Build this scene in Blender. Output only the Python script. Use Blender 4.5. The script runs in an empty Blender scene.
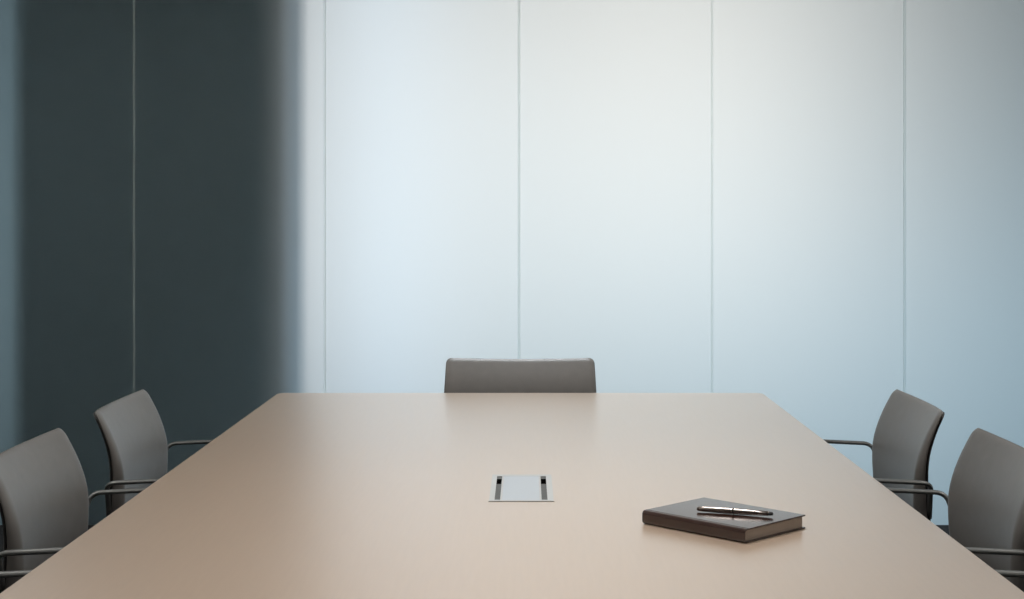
import bpy, bmesh, math
from mathutils import Vector, Matrix
SC = bpy.context.scene
COL = SC.collection

# ------------------------------------------------------------------ camera
EYE = 1.327
cam_d = bpy.data.cameras.new('camera'); cam = bpy.data.objects.new('camera', cam_d); COL.objects.link(cam)
cam.location = (0, 0, EYE); cam.rotation_euler = (math.radians(90), 0, 0)
cam_d.sensor_width = 36; cam_d.lens = 1500 / 1024 * 36
cam_d.shift_x = -15 / 1024; cam_d.shift_y = -85.5 / 1024
cam_d.clip_start = 0.05
SC.camera = cam

# ------------------------------------------------------------------ world, exposure
SC.view_settings.view_transform = 'Standard'
SC.view_settings.look = 'None'
SC.view_settings.gamma = 1
SC.view_settings.use_curve_mapping = False
SC.view_settings.exposure = 0.0
w = bpy.data.worlds.new('world'); SC.world = w; w.use_nodes = True
w.node_tree.nodes['Background'].inputs[0].default_value = (0.6, 0.7, 0.8, 1)
w.node_tree.nodes['Background'].inputs[1].default_value = 0.05

# ------------------------------------------------------------------ lights
def area(name, loc, rot, sx, sy, power, col, spread=180):
    l = bpy.data.lights.new(name, 'AREA'); l.shape = 'RECTANGLE'; l.size = sx; l.size_y = sy
    l.energy = power; l.color = col; l.spread = math.radians(spread)
    o = bpy.data.objects.new(name, l); COL.objects.link(o); o.location = loc
    o.rotation_euler = [math.radians(a) for a in rot]
    return o
GY = 6.4                       # front face of the glass wall
# unseen backlights behind the glass, the edge and strip ones added (all shine towards the room, -Y)
area('backlight_main', (0.713, GY + 1.151, 1.842), (-90, 0, 0), 1.316, 1.815, 18.8, (1.0, 0.905, 0.835))
area('backlight_cool', (1.335, GY + 1.55, 0.627), (-90, 0, 0), 3.204, 0.762, 20.0, (0.53, 0.80, 1.0))
area('edge_fill', (-0.671, GY + 0.95, 1.587), (-90, 0, 0), 0.438, 2.326, 10.6, (0.98, 0.93, 0.90))  # added to lift the lit glass beside the core
area('strip_fill', (-0.62, GY + 0.40, 1.45), (-90, 0, 0), 0.14, 2.6, 1.4, (0.30, 0.62, 1.0))  # added to turn the glow by the core's edge bluer
area('backlight_side', (-2.70, GY + 0.82, 1.4), (-90, 0, 0), 0.46, 2.4, 3.8, (0.60, 0.86, 1.0))
# unseen lamps under the room's ceiling
CEIL = [(-1.95, 1.0), (1.95, 1.0), (-2.1, 4.2), (2.1, 4.2)]  # unseen panels, set near the side walls to brighten them and the chairs
LINE = [(-0.06, 1.5), (-0.06, 3.1), (-0.05, 5.25)]  # the last is added past the table end to brighten the far top
for cx, cy in LINE:
    area('table_lamp_light', (cx, cy, 2.74), (0, 0, 0), 0.3, 1.2, 9.5 if cy > 5 else 8.2, (0.88, 0.95, 1.0) if cy > 5 else (0.98, 0.98, 0.98), 92)
for cx, cy in CEIL:
    area('ceiling_lamp', (cx, cy, 2.74), (0, 0, 0), 0.5, 1.1, 4 if cy < 2 else 14, (1.0, 0.97, 0.93))

# ------------------------------------------------------------------ materials
def mat(name, col, rough=0.5, metal=0.0, spec=0.5, coat=0.0, coat_rough=0.2, coat_ior=1.5):
    m = bpy.data.materials.new(name); m.use_nodes = True
    b = m.node_tree.nodes['Principled BSDF']
    b.inputs['Base Color'].default_value = (*col, 1); b.inputs['Roughness'].default_value = rough
    b.inputs['Metallic'].default_value = metal; b.inputs['Specular IOR Level'].default_value = spec
    b.inputs['Coat Weight'].default_value = coat; b.inputs['Coat Roughness'].default_value = coat_rough; b.inputs['Coat IOR'].default_value = coat_ior
    return m
def add_noise(m, c0, c1, scale, stretch=(1, 1, 1), bump=0.0, bump_scale=None, detail=4, dist=0.001):
    nt = m.node_tree; b = nt.nodes['Principled BSDF']
    tc = nt.nodes.new('ShaderNodeTexCoord'); mp = nt.nodes.new('ShaderNodeMapping')
    mp.inputs['Scale'].default_value = stretch
    nz = nt.nodes.new('ShaderNodeTexNoise'); nz.inputs['Scale'].default_value = scale; nz.inputs['Detail'].default_value = detail
    rp = nt.nodes.new('ShaderNodeValToRGB')
    rp.color_ramp.elements[0].position = 0.3; rp.color_ramp.elements[1].position = 0.7
    rp.color_ramp.elements[0].color = (*c0, 1); rp.color_ramp.elements[1].color = (*c1, 1)
    L = nt.links.new
    L(tc.outputs['Object'], mp.inputs[0]); L(mp.outputs[0], nz.inputs['Vector'])
    L(nz.outputs['Fac'], rp.inputs[0]); L(rp.outputs[0], b.inputs['Base Color'])
    if bump:
        n2 = nt.nodes.new('ShaderNodeTexNoise'); n2.inputs['Scale'].default_value = bump_scale or scale
        L(mp.outputs[0], n2.inputs['Vector'])
        bp = nt.nodes.new('ShaderNodeBump'); bp.inputs['Strength'].default_value = bump; bp.inputs['Distance'].default_value = dist
        L(n2.outputs['Fac'], bp.inputs['Height']); L(bp.outputs[0], b.inputs['Normal'])
    return m
M = {}
M['wood'] = add_noise(mat('pale_oak_veneer', (.5, .38, .28), 0.42, spec=1.0, coat=1.0, coat_rough=0.33, coat_ior=2.7), (.48, .345, .24), (.505, .365, .255), 9, (14, 0.8, 6))
M['leather'] = add_noise(mat('grey_leather', (.16, .15, .14), 0.42, spec=0.55), (.158, .148, .137), (.174, .163, .151), 30, bump=0.15, bump_scale=420)
M['shell'] = mat('charcoal_shell', (.035, .034, .033), 0.45)
M['arm'] = mat('dark_grey_metal', (.13, .135, .13), 0.38, metal=0.3)
M['steel'] = mat('base_metal', (.30, .30, .31), 0.3, metal=0.9)
M['cover'] = add_noise(mat('brown_leather_cover', (.04, .02, .015), 0.15, spec=0.9), (.032, .014, .010), (.042, .019, .014), 60, bump=0.1, bump_scale=500)
M['paper'] = add_noise(mat('page_block', (.42, .36, .30), 0.8), (.36, .30, .25), (.48, .41, .35), 40, (0.5, 0.5, 60))
M['pen'] = mat('bronze_pen_metal', (.40, .35, .32), 0.2, metal=1.0)
M['pen_dark'] = mat('dark_pen_metal', (.03, .028, .027), 0.3, metal=0.6)
M['alu'] = mat('satin_aluminium', (.60, .59, .57), 0.36, metal=0.55)
M['alu_lid'] = mat('satin_aluminium_lid', (.57, .59, .62), 0.30, metal=0.6)
M['slot'] = add_noise(mat('slot_grey', (.12, .12, .115), 0.5), (.05, .05, .047), (.075, .072, .066), 40)
M['black'] = mat('black_plastic', (.002, .002, .002), 0.9, spec=0.0)
M['carpet'] = add_noise(mat('charcoal_carpet', (.05, .05, .05), 0.95, spec=0.1), (.035, .037, .04), (.06, .062, .066), 90, bump=0.5, bump_scale=300)
M['paint'] = add_noise(mat('wall_paint', (.66, .65, .63), 0.8, spec=0.2), (.64, .63, .61), (.68, .67, .65), 3)
M['dark_paint'] = add_noise(mat('dark_wall_paint', (.07, .07, .068), 0.7, spec=0.2), (.06, .06, .058), (.08, .08, .078), 3)
M['ceiling'] = add_noise(mat('ceiling_paint', (.6, .6, .58), 0.9, spec=0.1), (.58, .57, .55), (.62, .61, .59), 3)
M['cavity'] = add_noise(mat('cavity_paint', (.25, .27, .28), 0.9, spec=0.1), (.24, .26, .27), (.26, .28, .29), 3)
M['dark_core'] = add_noise(mat('dark_core', (.05, .06, .06), 0.9, spec=0.1), (.07, .09, .10), (.085, .105, .115), 3)

def glass_mats():
    # sand-blasted face towards the room: scatters what comes through from behind
    m = bpy.data.materials.new('frosted_glass_face'); m.use_nodes = True; nt = m.node_tree; nt.nodes.clear()
    out = nt.nodes.new('ShaderNodeOutputMaterial')
    tr = nt.nodes.new('ShaderNodeBsdfTranslucent'); tr.inputs[0].default_value = (.84, .86, .86, 1)
    df = nt.nodes.new('ShaderNodeBsdfDiffuse'); df.inputs[0].default_value = (.50, .72, .82, 1)
    mx = nt.nodes.new('ShaderNodeMixShader'); mx.inputs[0].default_value = 0.18
    nz = nt.nodes.new('ShaderNodeTexNoise'); nz.inputs['Scale'].default_value = 700
    bp = nt.nodes.new('ShaderNodeBump'); bp.inputs['Strength'].default_value = 0.05; bp.inputs['Distance'].default_value = 0.0005
    nt.links.new(nz.outputs['Fac'], bp.inputs['Height']); nt.links.new(bp.outputs[0], df.inputs['Normal'])
    nt.links.new(tr.outputs[0], mx.inputs[1]); nt.links.new(df.outputs[0], mx.inputs[2]); nt.links.new(mx.outputs[0], out.inputs[0])
    # clear face on the far side of the pane
    c = bpy.data.materials.new('clear_glass_face'); c.use_nodes = True; nt = c.node_tree; nt.nodes.clear()
    out = nt.nodes.new('ShaderNodeOutputMaterial'); t = nt.nodes.new('ShaderNodeBsdfTransparent'); t.inputs[0].default_value = (.96, .985, .98, 1)
    nt.links.new(t.outputs[0], out.inputs[0])
    # silicone joint
    s = bpy.data.materials.new('silicone_joint'); s.use_nodes = True; nt = s.node_tree; nt.nodes.clear()
    out = nt.nodes.new('ShaderNodeOutputMaterial')
    tr = nt.nodes.new('ShaderNodeBsdfTranslucent'); tr.inputs[0].default_value = (.84, .87, .88, 1)
    df = nt.nodes.new('ShaderNodeBsdfDiffuse'); df.inputs[0].default_value = (.82, .96, .96, 1)
    mx = nt.nodes.new('ShaderNodeMixShader'); mx.inputs[0].default_value = 0.32
    nt.links.new(tr.outputs[0], mx.inputs[1]); nt.links.new(df.outputs[0], mx.inputs[2]); nt.links.new(mx.outputs[0], out.inputs[0])
    return m, c, s
M['frost'], M['clear'], M['silicone'] = glass_mats()

# ------------------------------------------------------------------ helpers
def obj(name, bm, m, parent=None, smooth=True, bevel=0.0, angle=35, seg=3, loc=None):
    bmesh.ops.recalc_face_normals(bm, faces=bm.faces)
    me = bpy.data.meshes.new(name); bm.to_mesh(me); bm.free()
    for mm in (m if isinstance(m, (list, tuple)) else [m]): me.materials.append(mm)
    o = bpy.data.objects.new(name, me); COL.objects.link(o)
    if parent: o.parent = parent
    if loc: o.location = loc
    if bevel:
        b = o.modifiers.new('bevel', 'BEVEL'); b.width = bevel; b.segments = seg; b.limit_method = 'ANGLE'; b.angle_limit = math.radians(40)
    if smooth:
        for p in me.polygons: p.use_smooth = True
        if bevel or angle < 180:
            es = [e for e in me.edges]
            bm2 = bmesh.new(); bm2.from_mesh(me)
            for e in bm2.edges:
                if len(e.link_faces) == 2 and e.calc_face_angle() > math.radians(angle): e.smooth = False
            bm2.to_mesh(me); bm2.free()
            if bevel: o.modifiers['bevel'].harden_normals = False
    return o
def box(bm, x0, x1, y0, y1, z0, z1, mi=0):
    vs = [bm.verts.new((x, y, z)) for z in (z0, z1) for x, y in ((x0, y0), (x1, y0), (x1, y1), (x0, y1))]
    fs = [(0, 3, 2, 1), (4, 5, 6, 7), (0, 1, 5, 4), (1, 2, 6, 5), (2, 3, 7, 6), (3, 0, 4, 7)]
    return [bm.faces.new([vs[i] for i in f]) for f in fs]
def loft(bm, rings, cap0=True, cap1=True, closed=False):
    R = [[bm.verts.new(p) for p in r] for r in rings]
    n = len(R[0]); k = len(R)
    for i in range(k if closed else k - 1):
        a, b = R[i], R[(i + 1) % k]
        for j in range(n): bm.faces.new((a[j], a[(j + 1) % n], b[(j + 1) % n], b[j]))
    if not closed:
        if cap0: bm.faces.new(R[0][::-1])
        if cap1: bm.faces.new(R[-1])
def fillet(pts, rad, seg=8):
    """rounds the corners of a polyline"""
    out = [Vector(pts[0])]
    for i in range(1, len(pts) - 1):
        p, a, b = Vector(pts[i]), Vector(pts[i - 1]), Vector(pts[i + 1])
        da, db = (a - p).normalized(), (b - p).normalized()
        ang = da.angle(db); t = min(rad / math.tan(ang / 2), (a - p).length * .49, (b - p).length * .49)
        p0, p1 = p + da * t, p + db * t
        for k in range(seg + 1):
            s = k / seg; out.append(p0.lerp(p, s).lerp(p.lerp(p1, s), s))
    out.append(Vector(pts[-1]))
    return out
def sweep(bm, pts, rn, rb, side, n=14):
    """tube along a planar path; side = the plane's normal; rb = radius along side, rn = radius in the plane"""
    side = Vector(side).normalized(); rings = []
    for i, p in enumerate(pts):
        t = (pts[min(i + 1, len(pts) - 1)] - pts[max(i - 1, 0)]).normalized()
        bb = (side - t * side.dot(t)).normalized(); nn = bb.cross(t).normalized()
        rings.append([p + nn * rn * math.cos(2 * math.pi * k / n) + bb * rb * math.sin(2 * math.pi * k / n) for k in range(n)])
    loft(bm, rings)
def rrect(x0, x1, y0, y1, r, n=6):
    pts = []
    for cx, cy, a0 in ((x1 - r, y1 - r, 0), (x0 + r, y1 - r, 90), (x0 + r, y0 + r, 180), (x1 - r, y0 + r, 270)):
        for k in range(n + 1):
            a = math.radians(a0 + 90 * k / n); pts.append((cx + r * math.cos(a), cy + r * math.sin(a)))
    return pts
def rslab(bm, x0, x1, y0, y1, z0, z1, r, e, n=8, m=4):
    """rounded-rectangle slab with rounded rims of radius e"""
    rings = []
    for k in range(m + 1):
        a = math.pi / 2 * k / m; ins = e * (1 - math.sin(a)); z = z0 + e * (1 - math.cos(a))
        rings.append([(x, y, z) for x, y in rrect(x0 + ins, x1 - ins, y0 + ins, y1 - ins, max(r - ins, .0005), n)])
    for k in range(m + 1):
        a = math.pi / 2 * k / m; ins = e * (1 - math.cos(a)); z = z1 - e * (1 - math.sin(a))
        rings.append([(x, y, z) for x, y in rrect(x0 + ins, x1 - ins, y0 + ins, y1 - ins, max(r - ins, .0005), n)])
    loft(bm, rings)
def empty(name, label, cat, loc=(0, 0, 0), rz=0, group=None):
    o = bpy.data.objects.new(name, None); COL.objects.link(o); o.location = loc; o.rotation_euler = (0, 0, rz)
    o.empty_display_size = 0.1; o['label'] = label; o['category'] = cat
    if group: o['group'] = group
    return o
def struct(name, bm, m, **k):
    o = obj(name, bm, m, **k); o['kind'] = 'structure'; return o
def interp(tab, z):
    if z <= tab[0][0]: return tab[0][1:]
    for a, b in zip(tab, tab[1:]):
        if z <= b[0]:
            t = (z - a[0]) / (b[0] - a[0])
            return tuple(a[i] + (b[i] - a[i]) * t for i in range(1, len(a)))
    return tab[-1][1:]

# ------------------------------------------------------------------ room shell
XL, XR, YF, H = -2.502, 2.435, -1.6, 2.8
T = 0.12
B = bmesh.new(); box(B, XL - T, XR + T, YF - T, GY + 1.9, -0.1, 0); struct('floor', B, M['carpet'], smooth=False)
B = bmesh.new(); box(B, XL - T, XR + T, YF - T, GY + 0.02, H, H + 0.1); struct('ceiling', B, M['ceiling'], smooth=False)
B = bmesh.new(); box(B, XL - T, XL, YF, GY + 0.014, 0, H); struct('wall_left', B, M['paint'], smooth=False)
B = bmesh.new(); box(B, XR, XR + T, YF, GY + 0.014, 0, H); struct('wall_right', B, M['paint'], smooth=False)
B = bmesh.new(); box(B, XL - T, XR + T, YF - T, YF, 0, H); struct('wall_front', B, M['dark_paint'], smooth=False)
# the space behind the glass
B = bmesh.new(); box(B, XL - 0.9, XR + 0.9, GY + 1.8, GY + 1.9, 0, H); struct('wall_back', B, M['cavity'], smooth=False)
B = bmesh.new(); box(B, XL - 1.0, XL - 0.9, GY + 0.014, GY + 1.9, 0, H); struct('wall_back_left', B, M['cavity'], smooth=False)
B = bmesh.new(); box(B, XR + 0.9, XR + 1.0, GY + 0.014, GY + 1.9, 0, H); struct('wall_back_right', B, M['cavity'], smooth=False)
B = bmesh.new(); box(B, XL - 1.0, XR + 1.0, GY + 0.02, GY + 1.9, H, H + 0.1); struct('ceiling_behind_glass', B, M['cavity'], smooth=False)
for s, nm, a, b in ((0, 'trim_10', XL - 1.0, XL - T), (1, 'trim_11', XR + T, XR + 1.0)):
    B = bmesh.new(); box(B, a, b, GY - 0.05, GY + 0.014, 0, H); struct(nm, B, M['cavity'], smooth=False)  # unseen closures added to keep the backlight from leaking
# the dark closed core that stands close behind the left panes
B = bmesh.new(); box(B, -2.24, -0.925, GY + 0.11, GY + 1.8, 0, H); struct('wall_core', B, M['dark_core'], smooth=False)

# frosted panes and their joints
seams = [-2.502, -1.677, -0.862, -0.034, 0.789, 1.610, 2.435]
for i in range(6):
    a, b = seams[i] + 0.004, seams[i + 1] - 0.004
    B = bmesh.new(); fs = box(B, a, b, GY, GY + 0.012, 0, H)
    o = struct('window_%d' % (i + 1), B, [M['frost'], M['clear']], smooth=False)
    for p in o.data.polygons:
        if p.center.y > GY + 0.001: p.material_index = 1
for i, x in enumerate(seams[1:-1]):
    B = bmesh.new(); box(B, x - 0.0039, x + 0.0039, GY - 0.001, GY + 0.003, 0, H)
    o = struct('trim_%d' % (i + 1), B, [M['silicone'], M['clear']], smooth=False)
    for p in o.data.polygons:
        if p.center.y > GY + 0.0012: p.material_index = 1

# ------------------------------------------------------------------ conference table
TX0, TX1, TY0, TY1, TZ = -0.817, 0.773, 1.45, 4.925, 0.74
tb = empty('conference_table', 'long pale wood conference table with smooth satin top in the middle of the room', 'table', (-0.017, 3.17, 0))
def loc_tab(bm):
    bmesh.ops.translate(bm, verts=bm.verts, vec=(0.017, -3.17, 0)); return bm
B = bmesh.new(); rslab(B, TX0, TX1, TY0, TY1, TZ - 0.028, TZ, 0.03, 0.003); obj('tabletop', loc_tab(B), M['wood'], tb)
B = bmesh.new(); box(B, -0.40, 0.366, 1.95, 4.35, TZ - 0.07, TZ - 0.0285); obj('apron', loc_tab(B), M['shell'], tb, bevel=0.002)
for y in (2.0, 4.2):
    B = bmesh.new(); rslab(B, -0.317, 0.283, y, y + 0.1, 0.02, TZ - 0.0705, 0.01, 0.002); obj('pedestal', loc_tab(B), M['wood'], tb)
    B = bmesh.new(); rslab(B, -0.417, 0.383, y - 0.09, y + 0.19, 0, 0.0195, 0.02, 0.003); obj('foot_plate', loc_tab(B), M['steel'], tb)

# ------------------------------------------------------------------ power module let into the table
mx0, mx1, my0, my1 = -0.0775, 0.0545, 3.062, 3.372
pm = empty('table_power_module', 'flush aluminium cable box let into the middle of the table', 'cable box', (-0.0115, 3.23, TZ))
def loc_pm(bm):
    bmesh.ops.translate(bm, verts=bm.verts, vec=(0.0115, -3.23, -TZ)); return bm
z0, z1 = TZ + 0.0002, TZ + 0.0014
B = bmesh.new()
sl = [(-0.0668, -0.0552), (0.0300, 0.0422)]; sy0, sy1 = 3.074, 3.352
# frame plate with two long slots (built from strips that share their ends)
for a, b, c, d in ((mx0, sl[0][0], my0, my1), (sl[1][1], mx1, my0, my1), (sl[0][1], sl[0][1] + 0.003, sy0, sy1), (sl[1][0] - 0.003, sl[1][0], sy0, sy1),
                   (sl[0][0], sl[1][1], my0, sy0), (sl[0][0], sl[1][1], sy1, my1)):
    box(B, a, b, c, d, z0, z1)
obj('frame', loc_pm(B), M['alu'], pm, smooth=False)
B = bmesh.new(); box(B, sl[0][1] + 0.0035, sl[1][0] - 0.0035, sy0 + 0.0005, sy1 - 0.0005, z0, z1 - 0.0002)
obj('lid', loc_pm(B), M['alu_lid'], pm, bevel=0.0004)
for a, b in sl:
    B = bmesh.new(); box(B, a + 0.0001, b - 0.0001, sy0 + 0.0001, sy1 - 0.0001, TZ + 0.0001, TZ + 0.0006)
    s = obj('slot', loc_pm(B), M['slot'], pm, smooth=False); s['label'] = 'dark grey recessed slot beside the lid'
    B = bmesh.new(); rslab(B, a + 0.0005, b - 0.0005, 3.258, 3.316, TZ + 0.0007, TZ + 0.0013, 0.002, 0.0002)
    obj('latch', loc_pm(B), M['black'], s)
B = bmesh.new(); box(B, mx0 - 0.0015, mx1 + 0.0015, my0 - 0.0022, my0 - 0.0001, TZ + 0.0001, TZ + 0.0008)
obj('gasket', loc_pm(B), M['steel'], pm, smooth=False)

# ------------------------------------------------------------------ notebook
bk = empty('notebook', 'closed brown leather hardcover notebook lying askew on the pale table', 'notebook', (0.387, 2.668, TZ + 0.0002), math.radians(44.6))
# local: x from the front corner along the visible page edge (0.175), y along the spine (0.23)
BW, BL, BT = 0.186, 0.241, 0.0258
# rotated frame: local +x -> front-right, local +y -> front-left
B = bmesh.new()                                   # cover: C-shaped wrap, spine on the x=0 side
t = 0.0028
def prof(inner):
    o_ = 0 if not inner else t
    r = 0.0075 if not inner else 0.0055
    z0_, z1_ = o_, BT - o_
    pts = [(BW, z0_)]
    for k in range(9):
        a = math.radians(270 - 90 * k / 8); pts.append((o_ + r + r * math.cos(a), z0_ + r + r * math.sin(a)))
    for k in range(9):
        a = math.radians(180 - 90 * k / 8); pts.append((o_ + r + r * math.cos(a), z1_ - r + r * math.sin(a)))
    pts.append((BW, z1_)); return pts
P = prof(False) + prof(True)[::-1]
loft(B, [[(x, y, z) for x, z in P] for y in (0, BL)])
cv = obj('cover', B, M['cover'], bk, bevel=0.0005, seg=2, angle=30)
B = bmesh.new(); rslab(B, t + 0.004, BW - 0.004, 0.0035, BL - 0.0035, t + 0.0001, BT - t - 0.0001, 0.0015, 0.0003)
pg = obj('pages', B, M['paper'], bk); pg['label'] = 'beige block of page edges between the covers'
# ribbon-like groove along the spine hinge, slightly raised fold
B = bmesh.new(); sweep(B, [Vector((0.0115, y, BT - 0.0001)) for y in (0.0008, BL / 2, BL - 0.0008)], 0.0007, 0.0012, (1, 0, 0), 10)
obj('spine_crease', B, M['cover'], bk)

# ------------------------------------------------------------------ pen
pa, pb = Vector((0.3200, 2.826)), Vector((0.4555, 2.775))
d2 = pb - pa; PL = d2.length
PR = 0.0058
pen = empty('ballpoint_pen', 'slim bronze metal pen lying across the top of the brown notebook', 'pen',
            (pa.x, pa.y, TZ + BT + 0.0006 + PR), math.atan2(d2.y, d2.x))
def lathe(bm, prof_, n=24):
    loft(bm, [[(x, r * math.cos(2 * math.pi * k / n), r * math.sin(2 * math.pi * k / n)) for k in range(n)] for x, r in prof_])
B = bmesh.new(); lathe(B, [(0, .0018), (.0008, .0032), (.003, .0041), (.012, .0048), (.03, .0054), (.055, PR), (.0685, PR)]); obj('cap', B, M['pen'], pen)
B = bmesh.new(); lathe(B, [(.0686, PR - .0002), (.0692, PR + .0002), (.0708, PR + .0002), (.0714, PR - .0002)]); obj('ring', B, M['pen_dark'], pen)
B = bmesh.new(); lathe(B, [(.0715, PR), (.09, .0057), (.115, .0050), (.135, .0042), (PL - .009, .0037)]); obj('barrel', B, M['pen'], pen)
B = bmesh.new(); lathe(B, [(PL - .0089, .0037), (PL - .004, .0034), (PL - .001, .0028), (PL, .0015)]); e_ = obj('end_cap', B, M['pen_dark'], pen); e_['label'] = 'dark end cap'

# ------------------------------------------------------------------ chairs
# local frame: +x is the way the sitter faces, y across, z up.  profile: z, front x, rear x
PROF = [(.47, .000, -.034), (.50, .002, -.033), (.55, .010, -.028), (.60, .014, -.024), (.65, .015, -.020), (.70, .011, -.019), (.74, .001, -.024),
        (.78, -.014, -.036), (.81, -.029, -.048), (.83, -.040, -.057), (.845, -.049, -.063), (.88, -.072, -.085)]
HW, TOP = 0.255, 0.8455
def wrap(y): return -0.023 * (1 - (y / HW) ** 2)
def dip(y, z): return -0.007 * (1 - (y / HW) ** 2) * max(0, (z - .6) / .25)
def halfw(z, r=0.019):
    w_ = HW - 0.007 * max(0, (z - .70) / .145) - 0.012 * min(1, max(0, (.71 - z) / .12))
    if z > TOP - r: w_ -= r * (1 - math.sqrt(max(0, 1 - ((z - (TOP - r)) / r) ** 2)))
    if z < .47 + r: w_ -= r * (1 - math.sqrt(max(0, 1 - (((.47 + r) - z) / r) ** 2)))
    return w_
def zlist():
    zs = [.47 + .022 * (1 - math.cos(math.pi / 2 * k / 6)) for k in range(7)]
    zs += [.50 + .018 * k for k in range(1, 18)]
    zs = [z for z in zs if z < TOP - .023]
    zs += [TOP - .022 + .022 * math.sin(math.pi / 2 * k / 8) for k in range(9)]
    return zs
def smooth_prof(z):
    # average of nearby samples softens the corners of the table
    s = [interp(PROF, z + d) for d in (-.014, -.007, 0, .007, .014)]
    return sum(a for a, b in s) / 5, sum(b for a, b in s) / 5
def back_bm(pad):
    bm = bmesh.new(); rings = []
    for z in zlist():
        f, r = smooth_prof(z); th = f - r; w_ = halfw(z)
        if pad: f0, r0 = f, r + min(.006, th * .25)
        else:
            f0, r0 = r + min(.0055, th * .22), r - .002; w_ -= .004
            if z > TOP - .030: w_ -= .02 * ((z - TOP + .030) / .030) ** 2; z = TOP - .030 + (z - TOP + .030) * .75
        # soften at very top and bottom
        q = 1.0
        if z > TOP - .010: q = math.sqrt(max(.06, 1 - ((z - TOP + .010) / .010) ** 2))
        if z < .482: q = math.sqrt(max(.15, 1 - ((.482 - z) / .012) ** 2))
        c = (f0 + r0) / 2; hf = (f0 - r0) / 2 * q
        ring = []
        N = 44
        er = 0.028 if pad else 0.006                      # how far in from the edge the face starts to roll over
        # front face from -w to +w then rear back again
        us = [math.sin(math.pi / 2 * (2 * k / N - 1)) for k in range(N + 1)]
        def edge(y):
            d = w_ - abs(y)
            return 1.0 if d > er else (1 - (1 - d / er) ** (2.0 if pad else 2)) ** .5
        for u in us:
            y = u * w_
            ring.append(((c - hf + 2 * hf * max(edge(y), .12)) if pad else (c + hf * edge(y)), y, z + dip(y, z)))
        for u in us[::-1][1:-1]:
            y = u * w_
            ring.append(((c - hf) if pad else (c - hf * edge(y)), y, z + dip(y, z)))
        rings.append([(x + wrap(y), y, zz) for x, y, zz in ring])
    loft(bm, rings); return bm
def make_chair():
    root = empty('conference_chair', 'x', 'chair', (0, 0, 0))
    obj('backrest', back_bm(True), M['leather'], root, angle=60)
    sh = obj('back_shell', back_bm(False), M['shell'], root, angle=60); sh['label'] = 'thin charcoal shell behind the cushion'
    # seat cushion: soft slab, waterfall front
    bm = bmesh.new(); rings = []
    for k in range(15):
        s = k / 14; x = .018 + .442 * s
        hw_ = .245 - .03 * (1 - s) * 0 - (.02 * (1 - math.sqrt(max(0, 1 - max(0, (s - .93) / .07) ** 2))))
        zt = .462 - .010 * math.sin(math.pi * s) - .022 * max(0, (s - .75) / .25) ** 2
        zb = .405 + .012 * max(0, (s - .7) / .3)
        q = 1.0
        if s < .05: q = .6 + .4 * s / .05
        if s > .95: q = 1 - .5 * ((s - .95) / .05)
        c, hh = (zt + zb) / 2, (zt - zb) / 2 * q
        ring = []
        for j in range(40):
            a = 2 * math.pi * j / 40; ca, sa = math.cos(a), math.sin(a)
            ring.append((x, hw_ * math.copysign(abs(ca) ** .28, ca), c + hh * math.copysign(abs(sa) ** .5, sa)))
        rings.append(ring)
    loft(bm, rings); obj('seat', bm, M['leather'], root, angle=60)
    bm = bmesh.new(); rslab(bm, .03, .42, -.225, .225, .392, .4045, .03, .004); obj('seat_pan', bm, M['shell'], root)
    AY = .320
    for s in (-1, 1):
        # flat looped armrest: up behind the backrest edge, forward, down to the seat side
        pts = fillet([(-.030, s * .228, .585), (-.0095, s * AY, .6815), (.30, s * AY, .696), (.345, s * AY, .40)], .030)
        bm = bmesh.new(); sweep(bm, pts, .0055, .011, (0, 1, 0)); obj('armrest', bm, M['arm'], root)
        # cantilever leg under it
        pts = fillet([(-.030, s * AY, .388), (.37, s * AY, .385), (.42, s * AY, .012), (-.06, s * AY, .012)], .045)
        bm = bmesh.new(); sweep(bm, pts, .011, .011, (0, 1, 0)); lg = obj('leg', bm, M['arm'], root)
        for x in (-.03, .36):
            bm = bmesh.new(); rslab(bm, x - .015, x + .015, s * AY - .012, s * AY + .012, 0, .004, .005, .001); obj('glide', bm, M['shell'], lg)
        bm = bmesh.new(); box(bm, -.030, -.018, s * .20 - .014, s * .20 + .014, .40, .52)
        obj('back_bracket', bm, M['arm'], root, bevel=.002)
    for x, z in ((.10, .386), (.33, .3855)):
        bm = bmesh.new(); sweep(bm, [Vector((x, y, z)) for y in (-AY, 0, AY)], .009, .009, (0, 0, 1)); obj('cross_bar', bm, M['arm'], root)
    bm = bmesh.new(); sweep(bm, [Vector((-.05, y, .0125)) for y in (-AY, 0, AY)], .010, .010, (0, 0, 1)); obj('floor_bar', bm, M['arm'], root)
    return root
def copy_tree(o, parent=None):
    kids = [c for c in bpy.data.objects if c.parent == o]
    c = o.copy(); COL.objects.link(c)
    if parent: c.parent = parent
    for k in kids: copy_tree(k, c)
    return c
proto = make_chair()
G = 'grey conference chairs around the table'
XC_L, XC_R = -0.998, 0.959
spots = [
    ((XC_L, 3.908), 0, 'grey leather armchair at the left side of the table, nearer the glass wall'),
    ((XC_L, 3.163), 0, 'grey leather armchair at the left table side, large and partly cut by the photo edge'),
    ((XC_L, 2.36), 0, 'armchair nearest the camera on the left, only its arm bar visible'),
    ((XC_R, 3.908), 180, 'grey leather armchair at the right side of the table, nearer the glass wall'),
    ((XC_R, 3.163), 180, 'grey leather armchair at the right table side, large and partly cut by the photo edge'),
    ((XC_R, 2.36), 180, 'armchair nearest the camera on the right, only its arm bar visible'),
    ((-0.0225, 4.972), -90, 'grey chair at the far head of the table, only its backrest showing'),
]
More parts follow.
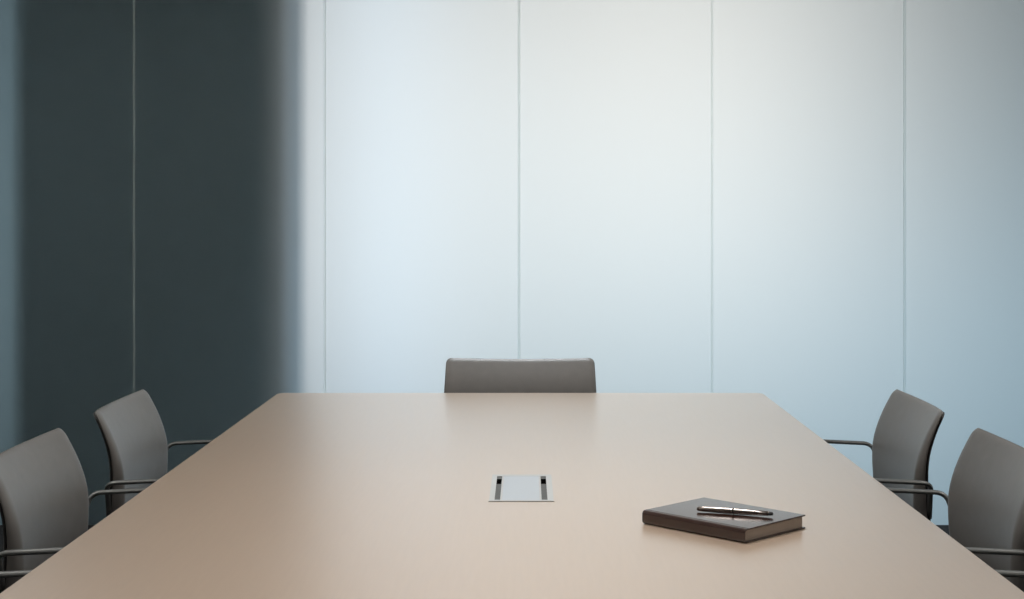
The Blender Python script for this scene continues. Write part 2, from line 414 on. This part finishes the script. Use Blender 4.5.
for i, ((x, y), rz, lab) in enumerate(spots):
    c = proto if i == 0 else copy_tree(proto)
    c.location = (x, y, 0); c.rotation_euler = (0, 0, math.radians(rz)); c['label'] = lab; c['group'] = G
    c.scale = (1, 1 if rz == -90 else .97, 1)

# ------------------------------------------------------------------ unseen ceiling fixtures, the far linear one added (above the frame)
def emis(name, col, s):
    m = bpy.data.materials.new(name); m.use_nodes = True; b = m.node_tree.nodes['Principled BSDF']
    b.inputs['Emission Color'].default_value = (*col, 1); b.inputs['Emission Strength'].default_value = s; return m
M['diffuser'] = emis('lamp_diffuser', (1, .9, .8), 1.0)
def make_fix():
    r = empty('ceiling_light', 'flat rectangular ceiling light panel near a side wall, out of view', 'ceiling light', (0, 0, 2.755), 0, 'ceiling light panels')
    bm = bmesh.new()
    for a, b, c, d in ((-.28, .28, -.58, -.56), (-.28, .28, .56, .58), (-.28, -.26, -.56, .56), (.26, .28, -.56, .56)): box(bm, a, b, c, d, -.01, .044)
    obj('frame', bm, M['steel'], r, smooth=False)
    bm = bmesh.new(); box(bm, -.2598, .2598, -.5598, .5598, .0, .040); obj('diffuser', bm, M['diffuser'], r, smooth=False)
    return r
def make_line():
    r = empty('linear_ceiling_light', 'narrow linear ceiling light in line with the table, out of view', 'ceiling light', (0, 0, 2.755), 0, 'linear ceiling lights')
    bm = bmesh.new()
    for a, b, c, d in ((-.17, .17, -.63, -.61), (-.17, .17, .61, .63), (-.17, -.155, -.61, .61), (.155, .17, -.61, .61)): box(bm, a, b, c, d, -.01, .044)
    obj('frame', bm, M['steel'], r, smooth=False)
    bm = bmesh.new(); box(bm, -.1548, .1548, -.6098, .6098, .0, .040); obj('diffuser', bm, M['diffuser'], r, smooth=False)
    return r
l0 = make_line()
for i, (cx, cy) in enumerate(LINE):
    f = l0 if i == 0 else copy_tree(l0)
    f.location = (cx, cy, 2.755)
f0 = make_fix()
for i, (cx, cy) in enumerate(CEIL):
    f = f0 if i == 0 else copy_tree(f0)
    f.location = (cx, cy, 2.755)
